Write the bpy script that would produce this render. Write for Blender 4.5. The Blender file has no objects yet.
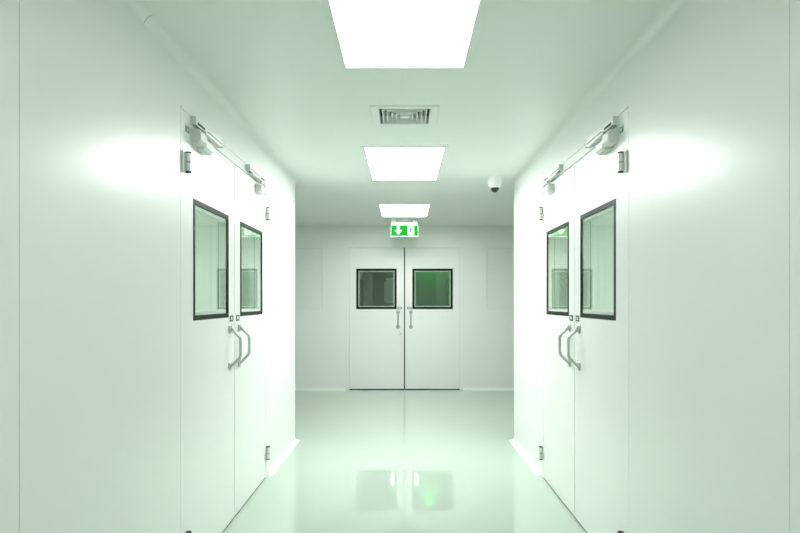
import bpy, bmesh, math
from mathutils import Vector, Matrix

S = bpy.context.scene
COL = S.collection
PI = math.pi

# ------------------------------------------------------------------ materials
def new_mat(name):
    m = bpy.data.materials.new(name); m.use_nodes = True
    m.node_tree.nodes.clear()
    return m, m.node_tree.nodes, m.node_tree.links

def mat(name, col, rough=.4, metal=0., spec=.5, noise=0., nscale=6., bump=0., bscale=60.):
    m, N, L = new_mat(name)
    out = N.new('ShaderNodeOutputMaterial'); b = N.new('ShaderNodeBsdfPrincipled')
    L.new(b.outputs[0], out.inputs[0])
    b.inputs['Base Color'].default_value = (*col, 1)
    b.inputs['Roughness'].default_value = rough
    b.inputs['Metallic'].default_value = metal
    b.inputs['Specular IOR Level'].default_value = spec
    tc = N.new('ShaderNodeTexCoord')
    if noise > 0:
        n = N.new('ShaderNodeTexNoise'); n.inputs['Scale'].default_value = nscale
        n.inputs['Detail'].default_value = 3
        L.new(tc.outputs['Object'], n.inputs['Vector'])
        r = N.new('ShaderNodeMapRange')
        r.inputs['To Min'].default_value = rough * (1 - noise); r.inputs['To Max'].default_value = rough * (1 + noise)
        L.new(n.outputs['Fac'], r.inputs['Value']); L.new(r.outputs[0], b.inputs['Roughness'])
    if bump > 0:
        n2 = N.new('ShaderNodeTexNoise'); n2.inputs['Scale'].default_value = bscale
        L.new(tc.outputs['Object'], n2.inputs['Vector'])
        bp = N.new('ShaderNodeBump'); bp.inputs['Strength'].default_value = bump
        bp.inputs['Distance'].default_value = .002
        L.new(n2.outputs['Fac'], bp.inputs['Height']); L.new(bp.outputs[0], b.inputs['Normal'])
    return m

def emit(name, col, strength):
    m, N, L = new_mat(name)
    out = N.new('ShaderNodeOutputMaterial'); e = N.new('ShaderNodeEmission')
    e.inputs[0].default_value = (*col, 1); e.inputs[1].default_value = strength
    L.new(e.outputs[0], out.inputs[0])
    return m

def glass(name, tint=(.95, .972, .955), f0=.045):
    """clear sheet glass: Schlick reflection over a tinted clear body"""
    m, N, L = new_mat(name)
    out = N.new('ShaderNodeOutputMaterial'); mix = N.new('ShaderNodeMixShader')
    t = N.new('ShaderNodeBsdfTransparent'); t.inputs[0].default_value = (*tint, 1)
    g = N.new('ShaderNodeBsdfGlossy'); g.inputs['Roughness'].default_value = .0
    g.inputs['Color'].default_value = (.95, 1, .96, 1)
    geo = N.new('ShaderNodeNewGeometry')
    d = N.new('ShaderNodeVectorMath'); d.operation = 'DOT_PRODUCT'
    L.new(geo.outputs['Normal'], d.inputs[0]); L.new(geo.outputs['Incoming'], d.inputs[1])
    a = N.new('ShaderNodeMath'); a.operation = 'ABSOLUTE'; L.new(d.outputs['Value'], a.inputs[0])
    s = N.new('ShaderNodeMath'); s.operation = 'SUBTRACT'; s.inputs[0].default_value = 1; L.new(a.outputs[0], s.inputs[1])
    p = N.new('ShaderNodeMath'); p.operation = 'POWER'; p.inputs[1].default_value = 5; L.new(s.outputs[0], p.inputs[0])
    q = N.new('ShaderNodeMath'); q.operation = 'MULTIPLY_ADD'; q.inputs[1].default_value = 1 - f0; q.inputs[2].default_value = f0
    L.new(p.outputs[0], q.inputs[0]); L.new(q.outputs[0], mix.inputs[0])
    L.new(t.outputs[0], mix.inputs[1]); L.new(g.outputs[0], mix.inputs[2]); L.new(mix.outputs[0], out.inputs[0])
    return m

M = {}
M['wall']    = mat('white_satin_wall_panel', (.803, .854, .811), .29, spec=.45, noise=.08, nscale=2.5)
M['ceiling'] = mat('white_satin_ceiling_panel', (.82, .867, .827), .4, spec=.4, noise=.12, nscale=2.5)
M['door']    = mat('white_coated_door_leaf', (.82, .862, .828), .31, spec=.45, noise=.08, nscale=3)
M['cove']    = mat('white_vinyl_cove', (.80, .86, .815), .3)
M['floor']   = mat('pale_green_epoxy_floor', (.47, .57, .482), .01, spec=.75)
M['room']    = mat('pale_room_paint', (.76, .805, .755), .6, bump=.05)
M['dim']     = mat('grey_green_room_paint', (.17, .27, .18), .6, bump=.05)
M['steel']   = mat('brushed_steel', (.48, .51, .485), .3, 1.)
M['dsteel']  = mat('dark_steel', (.09, .10, .095), .4, .5)
M['alu']     = mat('satin_aluminium', (.74, .78, .75), .35, .35)
M['grey']    = mat('light_grey_enamel', (.70, .75, .71), .35)
M['wplast']  = mat('white_plastic', (.80, .85, .81), .35)
M['gasket']  = mat('black_rubber_gasket', (.012, .020, .014), .5, spec=.14)
M['black']   = mat('black_seal', (.008, .011, .009), .6)
M['spacer']  = mat('pale_spacer_bar', (.75, .82, .77), .4)
M['glass']   = glass('clear_glass')
M['cpane']   = glass('clear_window_pane', (.99, 1, .99), .03)
M['dome']    = mat('smoked_dome_plastic', (.012, .02, .014), .08)
LAMPS = [emit('lamp_diffuser_%s' % n, (.993, .99, .982), e) for n, e in (('near', 1.5), ('middle', 15.), ('far', 10.))]
M['sgreen']  = emit('lit_green_panel', (.010, .36, .028), .85)
M['swhite']  = emit('lit_white_symbol', (.85, 1., .87), 1.3)
M['sfig']    = mat('dark_green_print', (.01, .10, .02), .5)
M['acryl']   = mat('frosted_acrylic', (.62, .78, .66), .25)
M['sticker'] = mat('green_sticker', (.05, .30, .11), .4)
M['blind']   = mat('pale_green_blind', (.83, .86, .84), .6)
M['plenum']  = mat('dark_duct', (.03, .04, .032), .8)

# ------------------------------------------------------------------ mesh builder
class MB:
    def __init__(s): s.bm = bmesh.new()
    def box(s, x0, x1, y0, y1, z0, z1, bev=0., seg=2):
        x0, x1 = sorted((x0, x1)); y0, y1 = sorted((y0, y1)); z0, z1 = sorted((z0, z1))
        r = bmesh.ops.create_cube(s.bm, size=1)
        vs = r['verts']
        for v in vs:
            v.co = Vector(((x0 + x1)/2 + v.co.x*(x1-x0), (y0+y1)/2 + v.co.y*(y1-y0), (z0+z1)/2 + v.co.z*(z1-z0)))
        if bev > 0:
            es = list({e for v in vs for e in v.link_edges})
            bmesh.ops.bevel(s.bm, geom=es, offset=bev, segments=seg, affect='EDGES', profile=.5)
        return s
    def rings(s, rings, cap=True, closed=False):
        R = [[s.bm.verts.new(p) for p in ring] for ring in rings]
        n = len(R[0])
        rng = range(len(R)) if closed else range(len(R) - 1)
        for i in rng:
            a, b = R[i], R[(i+1) % len(R)]
            for j in range(n):
                k = (j+1) % n
                s.bm.faces.new((a[j], a[k], b[k], b[j]))
        if cap and not closed:
            s.bm.faces.new(R[0][::-1]); s.bm.faces.new(R[-1])
        return s
    def lathe(s, c, axis, prof, n=32):
        """prof: (radius, distance along axis) pairs from c"""
        axis = Vector(axis).normalized(); u = axis.orthogonal().normalized(); w = axis.cross(u)
        c = Vector(c)
        return s.rings([[c + axis*h + (u*math.cos(2*PI*i/n) + w*math.sin(2*PI*i/n))*max(r, 1e-4) for i in range(n)] for r, h in prof])
    def tube(s, pts, r, n=14):
        pts = [Vector(p) for p in pts]; rings = []
        up = None
        for i, p in enumerate(pts):
            if i == 0: t = pts[1]-p
            elif i == len(pts)-1: t = p-pts[i-1]
            else: t = (pts[i+1]-p).normalized() + (p-pts[i-1]).normalized()
            t.normalize()
            if up is None: up = t.orthogonal().normalized()
            up = (up - t*up.dot(t)).normalized(); w = t.cross(up)
            rings.append([p + (up*math.cos(2*PI*k/n) + w*math.sin(2*PI*k/n))*r for k in range(n)])
        return s.rings(rings)
    def frame(s, o, i, a0, a1, fn):
        """plate with a rectangular hole. o,i = (u0,u1,v0,v1); a0..a1 thickness; fn(u,v,a)->xyz"""
        def q(r): return [(r[0], r[2]), (r[1], r[2]), (r[1], r[3]), (r[0], r[3])]
        O, I = q(o), q(i)
        s.rings([[fn(u, v, a0) for u, v in O], [fn(u, v, a1) for u, v in O],
                 [fn(u, v, a1) for u, v in I], [fn(u, v, a0) for u, v in I]], closed=True)
        return s
    def poly(s, pts, a0, a1, fn):
        s.rings([[fn(u, v, a0) for u, v in pts], [fn(u, v, a1) for u, v in pts]])
        return s
    def build(s, name, m, parent=None, smooth=False, origin=None):
        bmesh.ops.recalc_face_normals(s.bm, faces=s.bm.faces)
        if parent is not None: og = ORG[parent.name]
        elif origin is not None: og = Vector(origin)
        else:
            xs = [v.co for v in s.bm.verts]
            og = Vector(((min(p.x for p in xs)+max(p.x for p in xs))/2, (min(p.y for p in xs)+max(p.y for p in xs))/2, min(p.z for p in xs)))
        bmesh.ops.translate(s.bm, verts=s.bm.verts, vec=-og)
        me = bpy.data.meshes.new(name); s.bm.to_mesh(me); s.bm.free()
        me.materials.append(m)
        if smooth:
            for p in me.polygons: p.use_smooth = True
            me.set_sharp_from_angle(angle=math.radians(38))
        ob = bpy.data.objects.new(name, me); COL.objects.link(ob)
        if parent is not None: ob.parent = parent
        else: ob.location = og
        ORG[ob.name] = og
        return ob
ORG = {}

def root(name, loc):
    o = bpy.data.objects.new(name, None); o.empty_display_size = .1
    o.location = loc; COL.objects.link(o); ORG[o.name] = Vector(loc)
    return o
def tag(o, label, cat, group=None):
    o['label'] = label; o['category'] = cat
    if group: o['group'] = group
    return o
def struct(o, label=None, cat=None):
    o['kind'] = 'structure'
    if label: tag(o, label, cat)
    return o

# ------------------------------------------------------------------ dimensions (metres; camera at x=0, y=0)
H = 1.277                 # eye height
ZC = 2.373                # ceiling
YE = 5.57                 # where the corridor meets the cross corridor
YF = 8.777                # far wall
YB = -2.6                 # back of the corridor
XX = 4.0                  # reach of the cross corridor
T = .10
VC = (0., 3.615, .15)     # air diffuser centre and half neck

# ------------------------------------------------------------------ floor, ceiling
struct(MB().box(-XX-T, XX+T, YB-T, 10.5, -.1, 0).build('floor', M['floor']), 'glossy pale green seamless epoxy floor of the corridor', 'floor')
b = MB()
x, y, h = VC
b.frame((-XX-T, XX+T, YB-T, 10.5), (x-h, x+h, y-h, y+h), ZC, ZC+.1, lambda u, v, a: (u, v, a))
struct(b.build('ceiling', M['ceiling']), 'smooth white ceiling with three square-edged lit panels', 'ceiling')

# ------------------------------------------------------------------ side walls with the double-door openings
YD0, YD1, YM = 2.774, 4.402, 3.586      # opening inside the frame, meeting line
FO = .051; ZL = 2.082; ZFR = 2.150      # frame width, leaf top, frame top
SEAM = 1.584
def side_wall(s, side):
    b = MB()
    X = lambda p: s*(1-p)
    b.box(X(0), X(-T), YB, SEAM-.0015, 0, ZC)
    b.box(X(0), X(-T), SEAM+.0015, YD0-FO, 0, ZC)
    b.box(X(-.003), X(-T), SEAM-.0015, SEAM+.0015, 0, ZC)
    b.box(X(0), X(-T), YD0-FO, YD1+FO, ZFR, ZC)
    b.box(X(0), X(-T), YD1+FO, YE, 0, ZC)
    struct(b.build('wall_'+side, M['wall']), 'white satin panel wall along the %s side of the corridor' % side, 'wall')
    b = MB()
    b.box(X(-T), s*(XX), YE-T, YE, 0, ZC)
    struct(b.build('wall_%s_return' % side, M['wall']), 'white wall turning the corner into the cross corridor on the %s' % side, 'wall')
    struct(MB().box(s*XX, s*(XX+T), YE-T, YF+T, 0, ZC).build('wall_%s_end' % side, M['wall']), 'white end wall of the cross corridor on the %s' % side, 'wall')
    # the room behind the doors
    b = MB()
    b.box(s*3.6, s*3.7, 1.1, YE-T, 0, ZC); b.box(X(-T), s*3.6, 1.1, 1.2, 0, ZC)
    struct(b.build('wall_%s_room' % side, M['room']), 'pale green wall of the room behind the %s double door' % side, 'wall')
for s, side in ((-1, 'left'), (1, 'right')): side_wall(s, side)
struct(MB().box(-1-T, 1+T, YB-T, YB, 0, ZC).build('wall_back', M['wall']), 'white end wall behind the viewpoint', 'wall')

# far wall with a door opening and two flush windows
DX = .795; FX = .04; FZ = 2.048; FZF = 2.088
WX0, WX1, WZ0, WZ1 = 1.175, 2.5, 1.155, 2.04
b = MB()
for s in (-1, 1):
    b.box(s*(DX+FX), s*WX0, YF, YF+T, 0, ZC)
    b.box(s*WX0, s*WX1, YF, YF+T, 0, WZ0); b.box(s*WX0, s*WX1, YF, YF+T, WZ1, ZC)
    b.box(s*WX1, s*XX, YF, YF+T, 0, ZC)
b.box(-DX-FX, DX+FX, YF, YF+T, FZF, ZC)
struct(b.build('wall_far', M['wall']), 'white wall across the end of the corridor around the double door', 'wall')
b = MB()
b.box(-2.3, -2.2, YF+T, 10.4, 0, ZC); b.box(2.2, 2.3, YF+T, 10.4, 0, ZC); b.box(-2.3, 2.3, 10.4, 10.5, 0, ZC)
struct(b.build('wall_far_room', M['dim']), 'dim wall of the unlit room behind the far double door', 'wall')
for n, s, side in ((1, -1, 'left'), (2, 1, 'right')):
    w = root('window_%d' % n, (s*(WX0+WX1)/2, YF, WZ0))
    struct(w, 'flush pale window in the far wall, %s of the far double door' % side, 'window')
    b = MB(); b.frame((s*WX0, s*WX1, WZ0, WZ1), (s*(WX0+.012), s*(WX1-.012), WZ0+.012, WZ1-.012), YF-.0005, YF+.06, lambda u, v, a: (u, a, v))
    b.build('window_frame', M['spacer'], w)
    MB().box(s*(WX0+.012), s*(WX1-.012), YF+.001, YF+.006, WZ0+.012, WZ1-.012).build('window_pane', M['cpane'], w)
    MB().box(s*(WX0+.012), s*(WX1-.012), YF+.009, YF+.019, WZ0+.012, WZ1-.012).build('window_blind', M['blind'], w)

# ------------------------------------------------------------------ coves
R = .043
PROF = [(0, 0), (0, R)] + [(R - R*math.cos(t), R - R*math.sin(t)) for t in [PI/2*k/8 for k in range(1, 8)]] + [(R, 0.0)]
def sweep(stations, zfn):
    """stations: fn(p) -> (x, y), scale"""
    return [[(*st(p*sc), zfn(z*sc)) for p, z in PROF] for st, sc in stations]
for s, side in ((-1, 'left'), (1, 'right')):
    run = [(lambda p, y=y: (s*(1-p), y), k) for y, k in ((YD1+FO+.002, .25), (YD1+FO+.008, .7), (YD1+FO+.02, .95), (YD1+FO+.035, 1))]
    run += [(lambda p: (s*(1-p), YE+p), 1), (lambda p: (s*XX, YE+p), 1)]
    struct(MB().rings(sweep(run, lambda z: z)).build('baseboard_'+side, M['cove'], smooth=True), 'white coved skirting beyond the %s double door' % side, 'skirting')
    run = [(lambda p: (s*XX, YF-p), 1), (lambda p: (s*(DX+FX+.002), YF-p), 1)]
    struct(MB().rings(sweep(run, lambda z: z)).build('baseboard_far_'+side, M['cove'], smooth=True), 'low white coved skirting on the far wall, %s of the door' % side, 'skirting')
top = lambda z: ZC - z
tn = 0
def trim(o, label, cat='trim'):
    return struct(o, label, cat)
for s, side in ((-1, 'left'), (1, 'right')):
    b = MB()
    if s < 0:
        b.rings(sweep([(lambda p: (s*(1-p), YB), 1), (lambda p: (s*(1-p), 2.336), 1)], top))
        y0 = 2.341
    else: y0 = YB
    b.rings(sweep([(lambda p: (s*(1-p), y0), 1), (lambda p: (s*(1-p), YE+p), 1), (lambda p: (s*XX, YE+p), 1)], top))
    tn += 1; trim(b.build('trim_%d' % tn, M['wall'], smooth=True), 'white curved cove between ceiling and %s wall' % side)
tn += 1
trim(MB().rings(sweep([(lambda p: (-XX, YF-p), 1), (lambda p: (XX, YF-p), 1)], top)).build('trim_%d' % tn, M['wall'], smooth=True), 'white curved cove between ceiling and far wall')
# joint strip along the middle of the ceiling
b = MB()
for y0, y1 in ((2.93, 3.40), (3.83, 4.29), (5.58, 6.83)):
    b.box(-.017, -.007, y0, y1, ZC-.0015, ZC+.004)
tn += 1; trim(b.build('trim_%d' % tn, M['wplast']), 'thin sealed joint along the middle of the ceiling')

# ------------------------------------------------------------------ door hardware, built in a local frame fn(u, v, a)
# u runs along the door, v is height, a is the distance out of the door face
def add_handle(par, fn, u, name='pull_handle'):
    za, zb = 1.118, .906
    out = .062; dv = .052
    c = []
    pts = [(.004, za), (.014, za-.003)]
    pts += [(.014 + (out-.014)*.85, za-dv*.85), (out-.002, za-dv*1.05), (out, za-dv*1.25)]
    pts += [(a, za+zb-z) for a, z in pts[::-1]]
    h = MB().tube([fn(u, z, a) for a, z in pts], .0085).build(name, M['steel'], par, True)
    nrm = Vector(fn(0, 0, 1)) - Vector(fn(0, 0, 0))
    for z in (za, zb):
        MB().lathe(fn(u, z, 0), nrm, [(.0, 0), (.027, 0), (.027, .005), (.024, .008), (.012, .009), (.012, .013), (0, .013)], 24).build('mounting_rosette', M['steel'], h, True)
    return h
def add_lockplate(par, fn, u):
    z = 1.176
    p = MB(); p.frame((u-.030, u+.030, z-.017, z+.017), (u-.020, u+.020, z-.009, z+.009), 0, .004, fn)
    k = p.build('lock_plate', M['dsteel'], par)
    MB().poly([(u-.020, z-.009), (u+.020, z-.009), (u+.020, z+.009), (u-.020, z+.009)], -.001, .002, fn).build('indicator', M['wplast'], k)
def window(par, fn, uc, zc, half, thick, G=.024, SW=.018):
    ins = half-G
    b = MB(); b.frame((uc-half, uc+half, zc-half, zc+half), (uc-ins, uc+ins, zc-ins, zc+ins), -thick-.002, .002, fn)
    g = b.build('vision_panel', M['gasket'], par)
    b = MB(); b.frame((uc-ins, uc+ins, zc-ins, zc+ins), (uc-ins+SW, uc+ins-SW, zc-ins+SW, zc+ins-SW), -thick+.008, -.006, fn)
    b.build('spacer_bar', M['spacer'], g)
    for a in (-.005, -thick+.003):
        b = MB(); b.poly([(uc-ins, zc-ins), (uc+ins, zc-ins), (uc+ins, zc+ins), (uc-ins, zc+ins)], a, a+.004, fn)
        b.build('glass_pane', M['glass'], g)
def leaf_mesh(par, fn, u0, u1, z0, z1, uc, zc, half, thick):
    b = MB(); b.frame((u0, u1, z0, z1), (uc-half, uc+half, zc-half, zc+half), -thick, 0, fn)
    b.build('door_leaf', M['door'], par)
    b = MB(); b.poly([(u0+.001, .0012), (u1-.001, .0012), (u1-.001, z0), (u0+.001, z0)], -thick+.01, -.004, fn)
    b.build('bottom_seal', M['black'], par)

def add_hinge(par, fn, ue, sg, z0, z1):
    """ue: hinge edge; sg: +1 if the leaf lies towards +u"""
    a = .017; r = .0135; zm = (z0+z1)/2
    up = Vector(fn(0, 1, 0)) - Vector(fn(0, 0, 0))
    h = MB()
    u = ue + sg*.0
    h.lathe(fn(u, z0+.006, a), up, [(0, 0), (r, 0), (r, zm-z0-.008), (0, zm-z0-.008)], 20)
    h.lathe(fn(u, zm+.002, a), up, [(0, 0), (r, 0), (r, z1-zm-.008), (0, z1-zm-.008)], 20)
    h = h.build('hinge', M['alu'], par, True)
    MB().lathe(fn(u, z0+.004, a), up, [(0, 0), (r*.8, 0), (r*.8, z1-z0-.008), (0, z1-z0-.008)], 16).build('hinge_pin', M['black'], h, True)
    for zz, dz in ((z0, .006), (z1-.006, .006)):
        MB().lathe(fn(u, zz, a), up, [(0, 0), (r*.95, 0), (r*1.03, dz*.3), (r*1.03, dz), (0, dz)], 20).build('hinge_cap', M['black'], h, True)
    lo, hi = sorted((u, u + sg*.040))
    b = MB(); b.poly([(lo, z0+.004), (hi, z0+.004), (hi, zm-.001), (lo, zm-.001)], 0, .006, fn); b.build('hinge_plate', M['alu'], h)
    lo, hi = sorted((u - sg*.004, u - sg*.045))
    b = MB(); b.poly([(lo, z0), (hi, z0), (hi, z1), (lo, z1)], .003, .008, fn); b.build('hinge_plate', M['grey'], h)

def add_closer(par, frame_par, fn, uh, sg, body, rail):
    """uh: hinge edge; body/rail: (near, far) distances from the hinge edge"""
    z0, z1 = 2.016, 2.080
    u0, u1 = sorted((uh+sg*body[0], uh+sg*body[1]))
    prof = [(0, z0+.006), (0, z1), (.040, z1), (.050, z1-.012), (.050, z0+.014), (.040, z0), (.006, z0)]
    def ring(u, k): 
        return [fn(u, (z0+z1)/2 + (z-(z0+z1)/2)*k, a*k) for a, z in prof]
    um = u0 + .45*(u1-u0) if sg > 0 else u1 - .45*(u1-u0)
    q0, q1 = (u0, um) if sg > 0 else (um, u1)
    c = MB().rings([ring(q0, .97), ring(q0+.004, 1), ring(q1-.004, 1), ring(q1, .9)]).build('door_closer', M['grey'], par)
    prof = [(a*.96, z-.012 if z < 2.06 else z-.020) for a, z in prof]
    q0, q1 = (um-.004, u1) if sg > 0 else (u0, um+.004)
    MB().rings([ring(q0, .9), ring(q0+.008, 1), ring(q1-.012, 1), ring(q1-.003, .93), ring(q1, .8)]).build('closer_cover', M['wplast'], c)
    # spindle cover and arm up to the slide rail
    us = uh + sg*(body[0]*.4+body[1]*.6)
    up = Vector(fn(0, 1, 0)) - Vector(fn(0, 0, 0))
    b = MB().lathe(fn(us, z1-.004, .026), up, [(0, 0), (.013, 0), (.013, .022), (.010, .026), (0, .026)], 18)
    b.build('spindle', M['alu'], c, True)
    ue = uh + sg*(rail[1]-.06)
    d = -1 if ue < us else 1
    b = MB(); b.poly([(us-.010*d, .018), (us+.010*d, .014), (ue, .018), (ue, .032), (us, .038), (us-.010*d, .034)], z1+.010, z1+.018, lambda u, a, z: fn(u, z, a))
    b.build('closer_arm', M['alu'], c)
    r0, r1 = sorted((uh+sg*rail[0], uh+sg*rail[1]))
    zr0, zr1 = 2.102, 2.134
    b = MB()
    # channel profile open downwards
    pr = [(.001, zr0), (.001, zr1), (.026, zr1), (.026, zr0), (.022, zr0), (.022, zr1-.010), (.006, zr1-.010), (.006, zr0)]
    b.rings([[fn(r0+.004, z, a) for a, z in pr], [fn(r1-.004, z, a) for a, z in pr]])
    rl = b.build('slide_rail', M['alu'], frame_par)
    for ua, ub in ((r0, r0+.004), (r1-.004, r1)):
        b = MB(); b.poly([(ua, zr0), (ub, zr0-.004), (ub, zr1+.006), (ua, zr1+.006)], .001, .028, fn); b.build('end_cap', M['grey'], rl)
    ua, ub = (r0+.03, r0+.13) if sg > 0 else (r1-.13, r1-.03)
    b = MB(); b.poly([(ua, zr0+.006), (ub, zr0+.006), (ub, zr0+.018), (ua, zr0+.018)], .026, .0275, fn); b.build('rail_slot', M['black'], rl)
    ua, ub = (r0+.17, r1-.02) if sg > 0 else (r0+.02, r1-.17)
    b = MB(); b.poly([(ua, zr0+.009), (ub, zr0+.009), (ub, zr0+.015), (ua, zr0+.015)], .026, .0275, fn); b.build('rail_slot', M['dsteel'], rl)
    b = MB(); b.poly([(ue-.02, zr0+.002), (ue+.02, zr0+.002), (ue+.02, zr1-.011), (ue-.02, zr1-.011)], .007, .021, fn); b.build('slider', M['dsteel'], rl)

# ------------------------------------------------------------------ side double doors
WHALF = .289; WZC = 1.277 + .196
dn = 0
def side_door(s, side):
    global dn, tn
    fn = lambda u, v, a: (s*(1-a), u, v)
    tn += 1
    fr = root('trim_%d' % tn, (s*(1+T/2), (YD0+YD1)/2, 0)); struct(fr, 'slim white frame around the %s double door' % side, 'door frame')
    b = MB()
    # jambs and head with a rebate stop behind the leaves
    for u0, u1, st in ((YD0-FO, YD0, .014), (YD1, YD1+FO, -.014)):
        b.box(s*.999, s*(1+T), u0, u1, 0, ZFR)
        b.box(s*1.052, s*(1+T), (u1 if st > 0 else u0), (u1 if st > 0 else u0)+st, 0, ZL)
    b.box(s*.999, s*(1+T), YD0, YD1, ZL+.004, ZFR)
    b.box(s*1.052, s*(1+T), YD0, YD1, ZL-.012, ZL+.004)
    b.build('frame_casing', M['door'], fr)
    b = MB(); b.box(s*.995, s*.999, YD0-FO+.001, YD1+FO-.001, ZFR-.010, ZFR-.001); b.build('frame_bead', M['cove'], fr)
    for which, u0, u1, hinge, sg in (('near', YD0+.003, YM-.0045, YD0, 1), ('far', YM+.0045, YD1-.003, YD1, -1)):
        dn += 1
        d = root('door_%d' % dn, (s, hinge, 0))
        struct(d, '%s leaf of the white double door in the %s wall' % ('nearer' if which == 'near' else 'farther', side), 'door')
        uc = (u0+u1)/2 + (-.004 if which == 'near' else .004)
        leaf_mesh(d, fn, u0, u1, .010, ZL, uc, WZC, WHALF, .05)
        window(d, fn, uc, WZC, WHALF, .05)
        m = YM - sg*.099
        add_handle(d, fn, m); add_lockplate(d, fn, YM - sg*.066)
        for z0 in (1.860, .134): add_hinge(d, fn, hinge, sg, z0, z0+.094)
        if which == 'near':
            b = MB(); b.poly([(YM-.004, .012), (YM+.004, .012), (YM+.004, ZL), (YM-.004, ZL)], -.058, -.005, fn); b.build('meeting_seal', M['black'], d)
            b = MB(); b.poly([(2.782, 2.053), (2.832, 2.053), (2.832, 2.080), (2.782, 2.080)], 0, .001, fn); st = b.build('sticker', M['sticker'], d)
            st['label'] = 'small green sticker at the top corner'
            b = MB(); b.poly([(2.806, 2.059), (2.824, 2.059), (2.824, 2.074), (2.806, 2.074)], .001, .0014, fn); b.build('sticker_mark', M['wplast'], st)
            add_closer(d, fr, fn, hinge, sg, (.072, .276), (.072, .504))
        else:
            add_closer(d, fr, fn, hinge, sg, (.135, .325), (.13, .557))
for s, side in ((-1, 'left'), (1, 'right')): side_door(s, side)

# ------------------------------------------------------------------ far double door
fn = lambda u, v, a: (u, YF-a, v)
tn += 1
fr = root('trim_%d' % tn, (0, YF+T/2, 0)); struct(fr, 'slim white frame around the far double door', 'door frame')
b = MB()
for s in (-1, 1):
    b.box(s*DX, s*(DX+FX), YF-.003, YF+T, 0, FZF)
    b.box(s*DX, s*(DX-.014), YF+.052, YF+T, 0, FZ)
b.box(-DX, DX, YF-.003, YF+T, FZ+.004, FZF); b.box(-DX, DX, YF+.052, YF+T, FZ-.012, FZ+.004)
b.build('frame_casing', M['door'], fr)
for s, side in ((-1, 'left'), (1, 'right')):
    dn += 1
    d = root('door_%d' % dn, (s*DX, YF, 0))
    struct(d, '%s leaf of the white double door at the corridor end%s' % (side, ', with a round lock' if s < 0 else ''), 'door')
    u0, u1 = sorted((s*.008, s*(DX-.003)))
    uc = s*.404
    leaf_mesh(d, fn, u0, u1, .014, FZ, uc, 1.277+.175, .2915, .05)
    window(d, fn, uc, 1.277+.175, .2915, .05, G=.033, SW=.010)
    add_handle(d, fn, s*.092); add_lockplate(d, fn, s*.070)
    if s < 0:
        b = MB(); b.poly([(-.014, .012), (.014, .012), (.014, FZ), (-.014, FZ)], -.058, -.051, fn); b.build('meeting_seal', M['black'], d)
        c = MB().lathe(fn(-.062, .80, 0), (0, -1, 0), [(0, 0), (.023, 0), (.023, .004), (.019, .008), (0, .008)], 24).build('key_cylinder', M['alu'], d, True)
        MB().box(-.064, -.060, YF-.0095, YF-.007, .793, .807).build('keyhole', M['black'], c)

# ------------------------------------------------------------------ ceiling lights
names = ['large lit ceiling panel nearest the viewer, cut by the top of the picture',
         'middle lit ceiling panel, beyond the square air diffuser',
         'farthest and smallest lit ceiling panel, just before the exit sign']
for (y0, y1), lb, lm in zip(((1.67, 2.848), (4.335, 5.485), (6.885, 7.87)), names, LAMPS):
    hw = .273 if y0 < 2 else .281
    r = root('ceiling_light', (0, (y0+y1)/2, ZC))
    tag(r, lb, 'ceiling light', 'flush lit panels along the corridor ceiling')
    b = MB()
    q = lambda e: (-hw-e, hw+e, y0-e, y1+e)
    def rect(e, z): 
        a = q(e); return [(a[0], a[2], z), (a[1], a[2], z), (a[1], a[3], z), (a[0], a[3], z)]
    b.rings([rect(0, ZC), rect(.032, ZC), rect(.030, ZC-.006), rect(.002, ZC-.009), rect(0, ZC-.007)], closed=True)
    f = b.build('light_frame', M['wplast'], r)
    n = 4
    for k in range(n):
        yy = y0 + .06 + (y1-y0-.12)*k/(n-1)
        for s in (-1, 1): MB().lathe((s*(hw+.017), yy, ZC-.0074), (0, 0, -1), [(0, 0), (.0045, 0), (.003, .0015), (0, .0015)], 10).build('screw', M['grey'], f)
    MB().box(-hw, hw, y0, y1, ZC-.006, ZC-.001).build('light_diffuser', lm, r)

# ------------------------------------------------------------------ four-way air diffuser
x, y, h = VC
v = root('air_diffuser', (x, y, ZC)); tag(v, 'square white ceiling air diffuser with nested louvres between two lit panels', 'air vent')
b = MB()
def sq(e, z): return [(x-e, y-e, z), (x+e, y-e, z), (x+e, y+e, z), (x-e, y+e, z)]
b.rings([sq(.198, ZC-.0005), sq(.194, ZC-.006), sq(.152, ZC-.006), sq(.146, ZC-.001), sq(.146, ZC+.05), sq(.149, ZC+.05), sq(.149, ZC-.0005)], closed=True)
b.build('vent_frame', M['wplast'], v)
b = MB(); b.frame((x-.146, x+.146, y-.146, y+.146), (x-.140, x+.140, y-.140, y+.140), ZC+.045, ZC+.09, lambda a, c, z: (a, c, z))
b.box(x-.146, x+.146, y-.146, y+.146, ZC+.09, ZC+.095)
b.build('duct_neck', M['plenum'], v)
for k, e in enumerate((.131, .104, .077, .050)):
    b = MB(); b.rings([sq(e, ZC-.004), sq(e-.015, ZC+.032), sq(e-.018, ZC+.032), sq(e-.005, ZC-.006)], closed=True)
    b.build('louvre', M['wplast'], v)
b = MB(); b.rings([sq(.027, ZC-.005), sq(.026, ZC-.002), sq(.006, ZC+.02)]); b.build('centre_plate', M['wplast'], v)

# ------------------------------------------------------------------ dome camera
cx, cy = .797, 5.38
c = root('security_camera', (cx, cy, ZC)); tag(c, 'white dome security camera with a dark lens on the ceiling at the right', 'security camera')
MB().lathe((cx, cy, ZC), (0, 0, -1), [(0, 0), (.060, 0), (.061, .03), (.060, .065), (.054, .084), (.044, .096), (.037, .100), (.036, .096), (0, .096)], 40).build('camera_body', M['wplast'], c, True)
MB().lathe((cx, cy, ZC-.097), (0, 0, -1), [(0, 0)] + [(.036*math.cos(t), .002+.040*math.sin(t)) for t in [PI/2*k/9 for k in range(10)]], 32).build('camera_dome', M['dome'], c, True)

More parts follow.
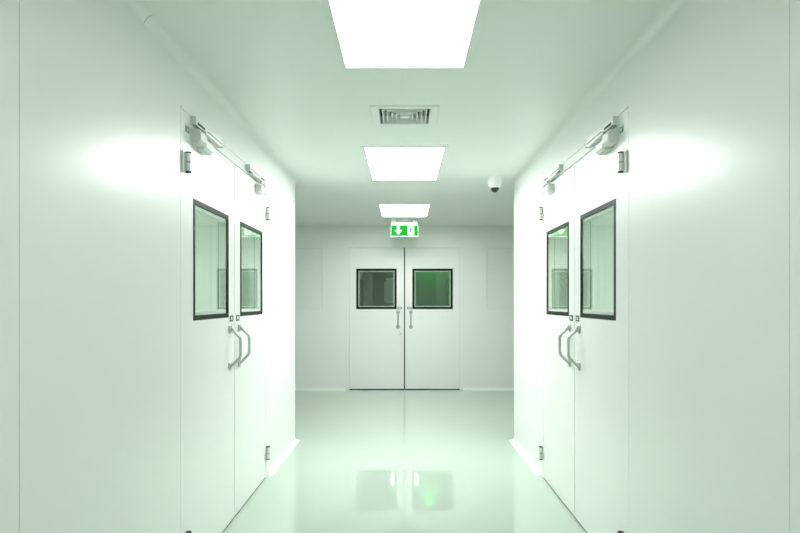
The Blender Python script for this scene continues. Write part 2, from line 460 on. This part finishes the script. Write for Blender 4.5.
# ------------------------------------------------------------------ exit sign
ys = 8.15
e = root('exit_sign', (0, ys, ZC)); tag(e, 'green lit exit sign with a white arrow and running figure, hung from the ceiling', 'exit sign')
fs = lambda u, v, a: (u, ys-a, H+v)
hwS = .178
b = MB(); b.box(-hwS, hwS, ys-.03, ys+.03, H+1.006, H+1.052, .004); b.build('sign_housing', M['wplast'], e)
b = MB(); b.lathe((0, ys, ZC), (0, 0, -1), [(0, 0), (.085, 0), (.085, .012), (.06, .04), (0, .046)], 28); b.build('ceiling_mount', M['grey'], e, True)
for s in (-1, 1):
    b = MB(); b.box(s*.115, s*.172, ys-.012, ys+.012, H+1.050, ZC); b.build('hanger', M['acryl'], e)
b = MB(); b.box(-hwS-.006, hwS+.006, ys-.012, ys+.012, H+.858, H+1.008, .003); b.build('sign_plate', M['acryl'], e)
for sd in (1, -1):     # both faces are lit
    ff = lambda u, v, a, sd=sd: (sd*u, ys - sd*(a+.012), H+v)
    b = MB(); b.poly([(-hwS+.003, .868), (hwS-.003, .868), (hwS-.003, 1.003), (-hwS+.003, 1.003)], -.001, .002, ff)
    p = b.build('sign_panel', M['sgreen'], e)
    b = MB(); ax = -.082
    b.poly([(ax-.018, .997), (ax+.018, .997), (ax+.018, .945), (ax+.050, .945), (ax, .884), (ax-.050, .945), (ax-.018, .945)], .002, .004, ff)
    b.build('arrow', M['swhite'], p)
    bx = .085
    b = MB(); b.poly([(bx-.042, .878), (bx+.042, .878), (bx+.042, .997), (bx-.042, .997)], .002, .004, ff)
    b.build('doorway_symbol', M['swhite'], p)
    b = MB()
    k = lambda *pp: [(bx+a*.95, .88+z) for a, z in pp]
    b.poly([(bx-.004+.011*math.cos(t), .974+.011*math.sin(t)) for t in [2*PI*i/14 for i in range(14)]], .004, .0055, ff)
    b.poly(k((-.016, .078), (.012, .084), (.004, .044), (-.014, .040)), .004, .0055, ff)
    b.poly(k((-.014, .080), (-.034, .064), (-.030, .050), (-.025, .060), (-.010, .070)), .004, .0055, ff)
    b.poly(k((.008, .082), (.026, .062), (.038, .066), (.036, .057), (.022, .053), (.004, .068)), .004, .0055, ff)
    b.poly(k((-.014, .044), (.000, .042), (-.012, .022), (-.034, .012), (-.036, .022), (-.020, .030)), .004, .0055, ff)
    b.poly(k((-.008, .046), (.005, .046), (.024, .026), (.014, .002), (.004, .002), (.012, .024)), .004, .0055, ff)
    b.build('running_figure', M['sfig'], p)

# ------------------------------------------------------------------ wall switches left of the far door
w = root('light_switch', (-1.035, YF, 1.02)); tag(w, 'faint white double switch plate on the far wall, left of the double door', 'light switch')
for z0, z1 in ((1.108, 1.192), (1.015, 1.099)):
    b = MB(); b.box(-1.095, -.975, YF-.010, YF, z0, z1, .003); f = b.build('switch_plate', M['wplast'], w)
    b = MB(); b.box(-1.060, -1.010, YF-.014, YF-.009, z0+.020, z1-.020, .002); b.build('rocker', M['wplast'], f)

# pale panel on the wall of the room beyond, seen through the left far window
w = root('upright_panel', (-.225, 10.4, 1.24)); tag(w, 'pale upright panel seen through the glass of the left far door', 'panel')
f = MB().box(-.315, -.135, 10.375, 10.4, 1.24, 1.67, .004).build('panel_board', M['room'], w)
MB().box(-.345, -.315, 10.385, 10.4, 1.26, 1.60).build('panel_edge', M['acryl'], w)

# ------------------------------------------------------------------ green lamp and added fill lights, behind the doors and the viewpoint
def area(name, loc, sx, sy, power, col, rot=(0, 0, 0)):
    l = bpy.data.lights.new(name, 'AREA'); l.shape = 'RECTANGLE'; l.size = sx; l.size_y = sy
    l.energy = power; l.color = col
    o = bpy.data.objects.new(name, l); o.location = loc; o.rotation_euler = rot; COL.objects.link(o)
    return o
for s, nm in ((-1, 'left_room_fill'), (1, 'right_room_fill')):
    area(nm, (s*2.35, 3.4, ZC-.02),   .6, 1.2, 27, (.95, 1, .94))  # added fill that brightens the side room; no fitting is seen there
sp = bpy.data.lights.new('green_emergency_lamp', 'SPOT'); sp.energy = 26; sp.color = (.05, 1, .12); sp.spot_size = math.radians(75); sp.spot_blend = 1; sp.shadow_soft_size = .05
so = bpy.data.objects.new('green_emergency_lamp', sp); so.location = (.44, 10.27, ZC-.03); so.rotation_euler = (math.radians(12), 0, 0); COL.objects.link(so)
area('corridor_fill_behind', (0, -.45, ZC-.01), .56, 1.19, 12, (.99, 1, .985))  # unseen fill added behind the camera to lift the near walls
area('far_room_fill', (0, 10.1, ZC-.02), 1.2, .15, 1.3, (.85, 1, .88))  # weak fill added to wash the upper back wall of the far room

# ------------------------------------------------------------------ world, camera, view
wd = bpy.data.worlds.new('world'); S.world = wd; wd.use_nodes = True
wd.node_tree.nodes['Background'].inputs[0].default_value = (.8, 1, .85, 1)
wd.node_tree.nodes['Background'].inputs[1].default_value = 0.0
cam = bpy.data.cameras.new('camera'); co = bpy.data.objects.new('camera', cam); COL.objects.link(co)
co.location = (0, 0, H); co.rotation_euler = (PI/2, 0, 0)
cam.sensor_width = 36; cam.lens = 36*610/800; cam.clip_start = .02
cam.shift_x = -4.5/800; cam.shift_y = 34.5/800
S.camera = co
vs = S.view_settings
vs.view_transform = 'Standard'; vs.look = 'None'; vs.gamma = 1; vs.use_curve_mapping = False
vs.exposure = 0.98
